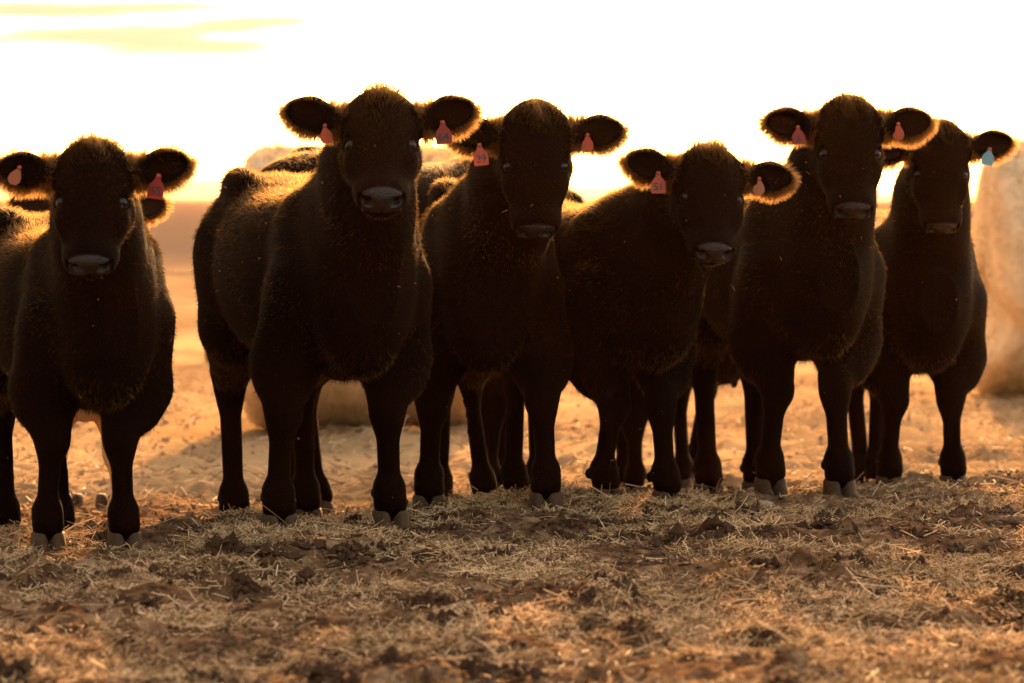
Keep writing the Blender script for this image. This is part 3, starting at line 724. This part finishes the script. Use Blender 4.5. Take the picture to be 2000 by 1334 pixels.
# individual clods and stones
def lump(name, label, cat, px, py, Y, size, material, seed, group=None, flat=.6):
    bmv = []; rg = np.random.default_rng(seed); nu, nv = 22, 14
    X = PX(px, py, Y).x; z = float(gfull(np.array(X), np.array(float(Y))))
    for i in range(nv+1):
        for j in range(nu):
            a = math.pi*i/nv; b_ = 2*math.pi*j/nu
            p = np.array((math.sin(a)*math.cos(b_), math.sin(a)*math.sin(b_), math.cos(a)))
            k = 1+.22*float(vnoise(np.array(p[0]*2.1+seed), np.array(p[1]*2.1+p[2]*1.7), seed))+.14*float(vnoise(np.array(p[0]*6+p[2]*3), np.array(p[1]*6), seed+1))+.07*rg.normal()*(material is M_SOIL)
            bmv.append((size*p[0]*k*1.1, size*p[1]*k*.8, size*p[2]*k*flat))
    F = []
    for i in range(nv):
        for j in range(nu): k = (j+1) % nu; F.append((i*nu+j, (i+1)*nu+j, (i+1)*nu+k, i*nu+k))
    o = pyd(name, bmv, F, material, None, True); o.location = (X, Y, z+size*flat*.35); tag(o, label, cat, group); return o
M_STONE = simple('field_stone', (.25, .2, .16), .8, .3, 40, .5)
CL = 'dark clods of dung and soil on the ground'
lump('stone', 'smooth grey-brown stone beside the front hooves of the high-headed calf on the right', 'stone', 1490, 975, 12.75, .035, M_STONE, 3)
for (px, py, Y, sz, sd_, lb) in [(240, 1115, 10.6, .05, 4, 'dark flattened dung clod in front of the leftmost calf, right of its hooves'),
        (110, 1142, 10.2, .042, 5, 'dark clod near the left edge below the leftmost calf'),
        (1282, 1150, 10.05, .035, 6, 'brown wedge of soil lying alone in the straw below the tag 51 calf'),
        (330, 1010, 12.4, .045, 7, 'dark clod lying between the leftmost calf and the tag 64 calf'),
        (190, 1028, 12.2, .035, 8, 'knobbly clod just left of the leftmost calf\'s right-hand hoof'),
        (850, 1090, 11.0, .03, 9, 'small brown clod between the tag 64 and tag 39 calves'),
        (1840, 985, 12.9, .07, 10, 'broad low clod in shade below the blue-tagged calf'),
        (1960, 1045, 11.6, .05, 11, 'crusted clod at the right edge of the picture'),
        (700, 968, 13.6, .05, 12, 'pale-lit clod behind and between the front legs of the tag 64 calf'),
        (1660, 990, 12.6, .05, 14, 'clod directly in front of the high-headed calf\'s right-hand hoof')]:
    lump('soil_clod', lb, 'clod', px, py, Y, sz, M_SOIL, sd_, CL, .5)

# ------------------------------------------------------------------ round hay bales
M_HAY = simple('hay', (.62, .46, .29), .95, .5, 4, .8, spec=.05)
def bale(label, xc, Y, rad, wid, prof, seed):
    z = float(gbase(xc, Y)); root = bpy.data.objects.new('hay_bale', None); COL.objects.link(root); root.location = (xc, Y, z)
    tag(root, label, 'hay bale', 'round hay bales behind the cattle')
    rg = np.random.default_rng(seed); nu, nv = 96, 60; V = []
    secs = []
    for i in range(nv+1):
        u = i/nv*2-1; secs.append((u*wid/2, 1.0))
    cap = [(-wid/2, .01), (-wid/2, .5), (-wid/2+.01, .93)]
    rows = [(-wid/2-.015, .0), (-wid/2-.01, .45), (-wid/2, .80), (-wid/2+.02, .93), (-wid/2+.07, .985)]
    rows += [(x, 1.0) for x in np.linspace(-wid/2+.12, wid/2-.12, nv)]+[(-x, r) for (x, r) in rows[::-1]]
    for (x, r) in rows:
        for j in range(nu):
            a = 2*math.pi*j/nu; zz = math.cos(a); yy = math.sin(a)
            k = r*(1+.02*float(vnoise(np.array(x*5.), np.array(a*4.), seed))+.012*float(vnoise(np.array(x*22.), np.array(a*9.), seed+2)))
            zh = rad+zz*k*rad*(1.0 if zz > 0 else .97)
            xx = x
            if prof and x < 0: xx = x+prof(zh)*(-x/(wid/2))
            V.append((xx, yy*k*rad, max(zh, -.03)))
    F = []
    nr = len(rows)
    for i in range(nr-1):
        for j in range(nu): k = (j+1) % nu; F.append((i*nu+j, i*nu+k, (i+1)*nu+k, (i+1)*nu+j))
    b = pyd('bale', V, F, M_HAY, root, True)
    Vn = np.array(V); n = 26000
    jj = rg.integers(0, len(F), n); q = Vn[np.array(F)[jj]]; w1 = rg.random((n, 1)); w2 = rg.random((n, 1))
    P = (q[:, 0]*(1-w1)+q[:, 1]*w1)*(1-w2)+(q[:, 3]*(1-w1)+q[:, 2]*w1)*w2
    Nn = P-np.array([0, 0, rad]); Nn[:, 0] *= np.where(np.abs(P[:, 0]) > wid*.46, 3, .05); Nn /= np.linalg.norm(Nn, axis=1)[:, None]
    D = Nn*.35+rg.normal(size=(n, 3))*.5
    o = strands(P, D, rg.uniform(.02, .08, n), np.full(n, .004), rg.normal(size=(n, 3))*.3, 'loose_stalks', M_HAYS, root)
    o['kind'] = 'stuff'
    return root
bl = PX(712, 500, 19.4).x
bale('shaded round hay bale showing above the rump of the tag 64 calf', bl, 19.4, .76, 1.30, None, 31)
br = PX(1918, 500, 22.6).x+.66
bale('round hay bale at the right edge with an eaten hollow in its side', br, 22.6, .80, 1.32,
     lambda z: .02+.10*math.exp(-((z-.47)/.13)**2)-.09*math.exp(-((z-.10)/.22)**2), 32)

# ------------------------------------------------------------------ wire fence beyond, left
M_POST = simple('rusty_steel', (.12, .06, .035), .8, .3, 40); M_WIRE = simple('fence_wire', (.12, .10, .09), .6, .1)
def tube(V, F, a, b, r, n=6):
    a = Vector(a); b = Vector(b); d = (b-a).normalized(); u = d.orthogonal().normalized(); v = d.cross(u); b0 = len(V)
    for p in (a, b):
        for i in range(n): t_ = 2*math.pi*i/n; V.append(p+u*r*math.cos(t_)+v*r*math.sin(t_))
    for i in range(n): F.append((b0+i, b0+(i+1) % n, b0+n+(i+1) % n, b0+n+i))
    F.append(tuple(b0+i for i in range(n))[::-1]); F.append(tuple(b0+n+i for i in range(n)))
fy = 27.5; fz = float(gbase(-3, fy)); fence = bpy.data.objects.new('wire_fence', None); COL.objects.link(fence); fence.location = (0, fy, fz)
tag(fence, 'low wire fence with thin rusty posts crossing the field behind the two left calves', 'fence')
p0 = PX(406, 800, fy).x
for k in range(-8, 9):
    V = []; F = []; x = p0+k*3.4
    tube(V, F, (x, 0, -.1), (x+.01*(k % 3), 0, .78), .022, 8); tube(V, F, (x, -.02, .05), (x, -.02, .7), .012, 5)
    pyd('post', V, F, M_POST, fence)
for zz in (.22, .45, .68):
    V = []; F = []
    for k in range(-8, 8): tube(V, F, (p0+k*3.4, .024, zz), (p0+(k+1)*3.4, .024, zz), .004, 5)
    pyd('wire', V, F, M_WIRE, fence)

# ------------------------------------------------------------------ faint far tree on the left skyline
M_BARK = simple('bark', (.10, .07, .05), .9); M_LEAF = simple('leaves', (.07, .08, .03), .7, .4, 2, transl=.3)
ty = 420.; tx = PX(75, 372, ty).x
tr_ = bpy.data.objects.new('tree', None); COL.objects.link(tr_); tr_.location = (tx, ty, -.3); tag(tr_, 'faint pointed tree on the far skyline above the leftmost calf\'s ear', 'tree')
V = []; F = []
for k in range(6): tube(V, F, (.05*k, 0, k*.9), (.05*(k+1), 0, (k+1)*.9), .16-.022*k, 8)
for k in range(12): a = k*2.4; tube(V, F, (.1, 0, 1+.33*k), (.1+(1.3-.08*k)*math.cos(a), (1.3-.08*k)*math.sin(a), 1.5+.34*k), .04, 5)
pyd('trunk', V, F, M_BARK, tr_)
rg = np.random.default_rng(5); n = 5200
hh = rg.random(n)**.8; rad = (1.75*(1-hh)**.8+.1)*np.sqrt(rg.random(n)); a = rg.uniform(0, 6.28, n)
P = np.stack([rad*np.cos(a)+.2, rad*np.sin(a), .9+hh*5.0], 1); keep = vnoise(P[:, 0]*1.3+P[:, 2], P[:, 1]*1.3+P[:, 2]*1.7, 3) > -.25; P = P[keep]; n = len(P)
u = rg.normal(size=(n, 3)); u /= np.linalg.norm(u, axis=1)[:, None]; v = np.cross(u, rg.normal(size=(n, 3))); v /= np.linalg.norm(v, axis=1)[:, None]
V = np.stack([P-u*.14, P-v*.06, P+u*.14, P+v*.06], 1).reshape(-1, 3)
mesh_np('crown', V, np.arange(n*4).reshape(-1, 4), M_LEAF, tr_, False)

# ------------------------------------------------------------------ floating chaff
rg = np.random.default_rng(77); n = 420
Yc = rg.uniform(9.5, 22, n); px = rg.uniform(-50, 2050, n); 
Xc = (px-1000)/FPX*Yc*1.3; Zc = rg.uniform(.05, 1.5, n)
P = np.stack([Xc, Yc, Zc], 1); u = rg.normal(size=(n, 3)); u /= np.linalg.norm(u, axis=1)[:, None]; v = np.cross(u, rg.normal(size=(n, 3))); v /= np.linalg.norm(v, axis=1)[:, None]
l = rg.uniform(.0012, .004, n)[:, None]; w = l*rg.uniform(.15, .6, (n, 1))
V = np.stack([P-u*l, P-v*w, P+u*l, P+v*w, P+np.cross(u, v)*w, P-np.cross(u, v)*w], 1).reshape(-1, 3)
f = np.array([(0, 1, 4), (1, 2, 4), (2, 3, 4), (3, 0, 4), (1, 0, 5), (2, 1, 5), (3, 2, 5), (0, 3, 5)])
o = mesh_np('chaff', V, (np.arange(n)[:, None, None]*6+f[None]).reshape(-1, 3), M_HAYS, None, False); tag(o, 'specks of chaff drifting in the backlit air', 'chaff', kind='stuff')

# ------------------------------------------------------------------ dusty air
HV = [(-5300, -3100, -1.6), (5300, -3100, -1.6), (5300, 9300, -1.6), (-5300, 9300, -1.6), (-5300, -3100, 17), (5300, -3100, 17), (5300, 9300, 17), (-5300, 9300, 17)]
HF = [(3, 2, 1, 0), (4, 5, 6, 7), (0, 1, 5, 4), (1, 2, 6, 5), (2, 3, 7, 6), (3, 0, 4, 7)]
mhz = bpy.data.materials.new('dusty_air'); mhz.use_nodes = True; t = mhz.node_tree; t.nodes.clear()
oo = N(t, 'ShaderNodeOutputMaterial'); pv = N(t, 'ShaderNodeVolumePrincipled')
pv.inputs['Color'].default_value = (.95, .50, .24, 1); pv.inputs['Density'].default_value = .00006; pv.inputs['Anisotropy'].default_value = .88
t.links.new(pv.outputs[0], oo.inputs['Volume'])
hz = pyd('haze', HV, HF, mhz); tag(hz, 'warm dusty air over the pen', 'haze', kind='stuff')
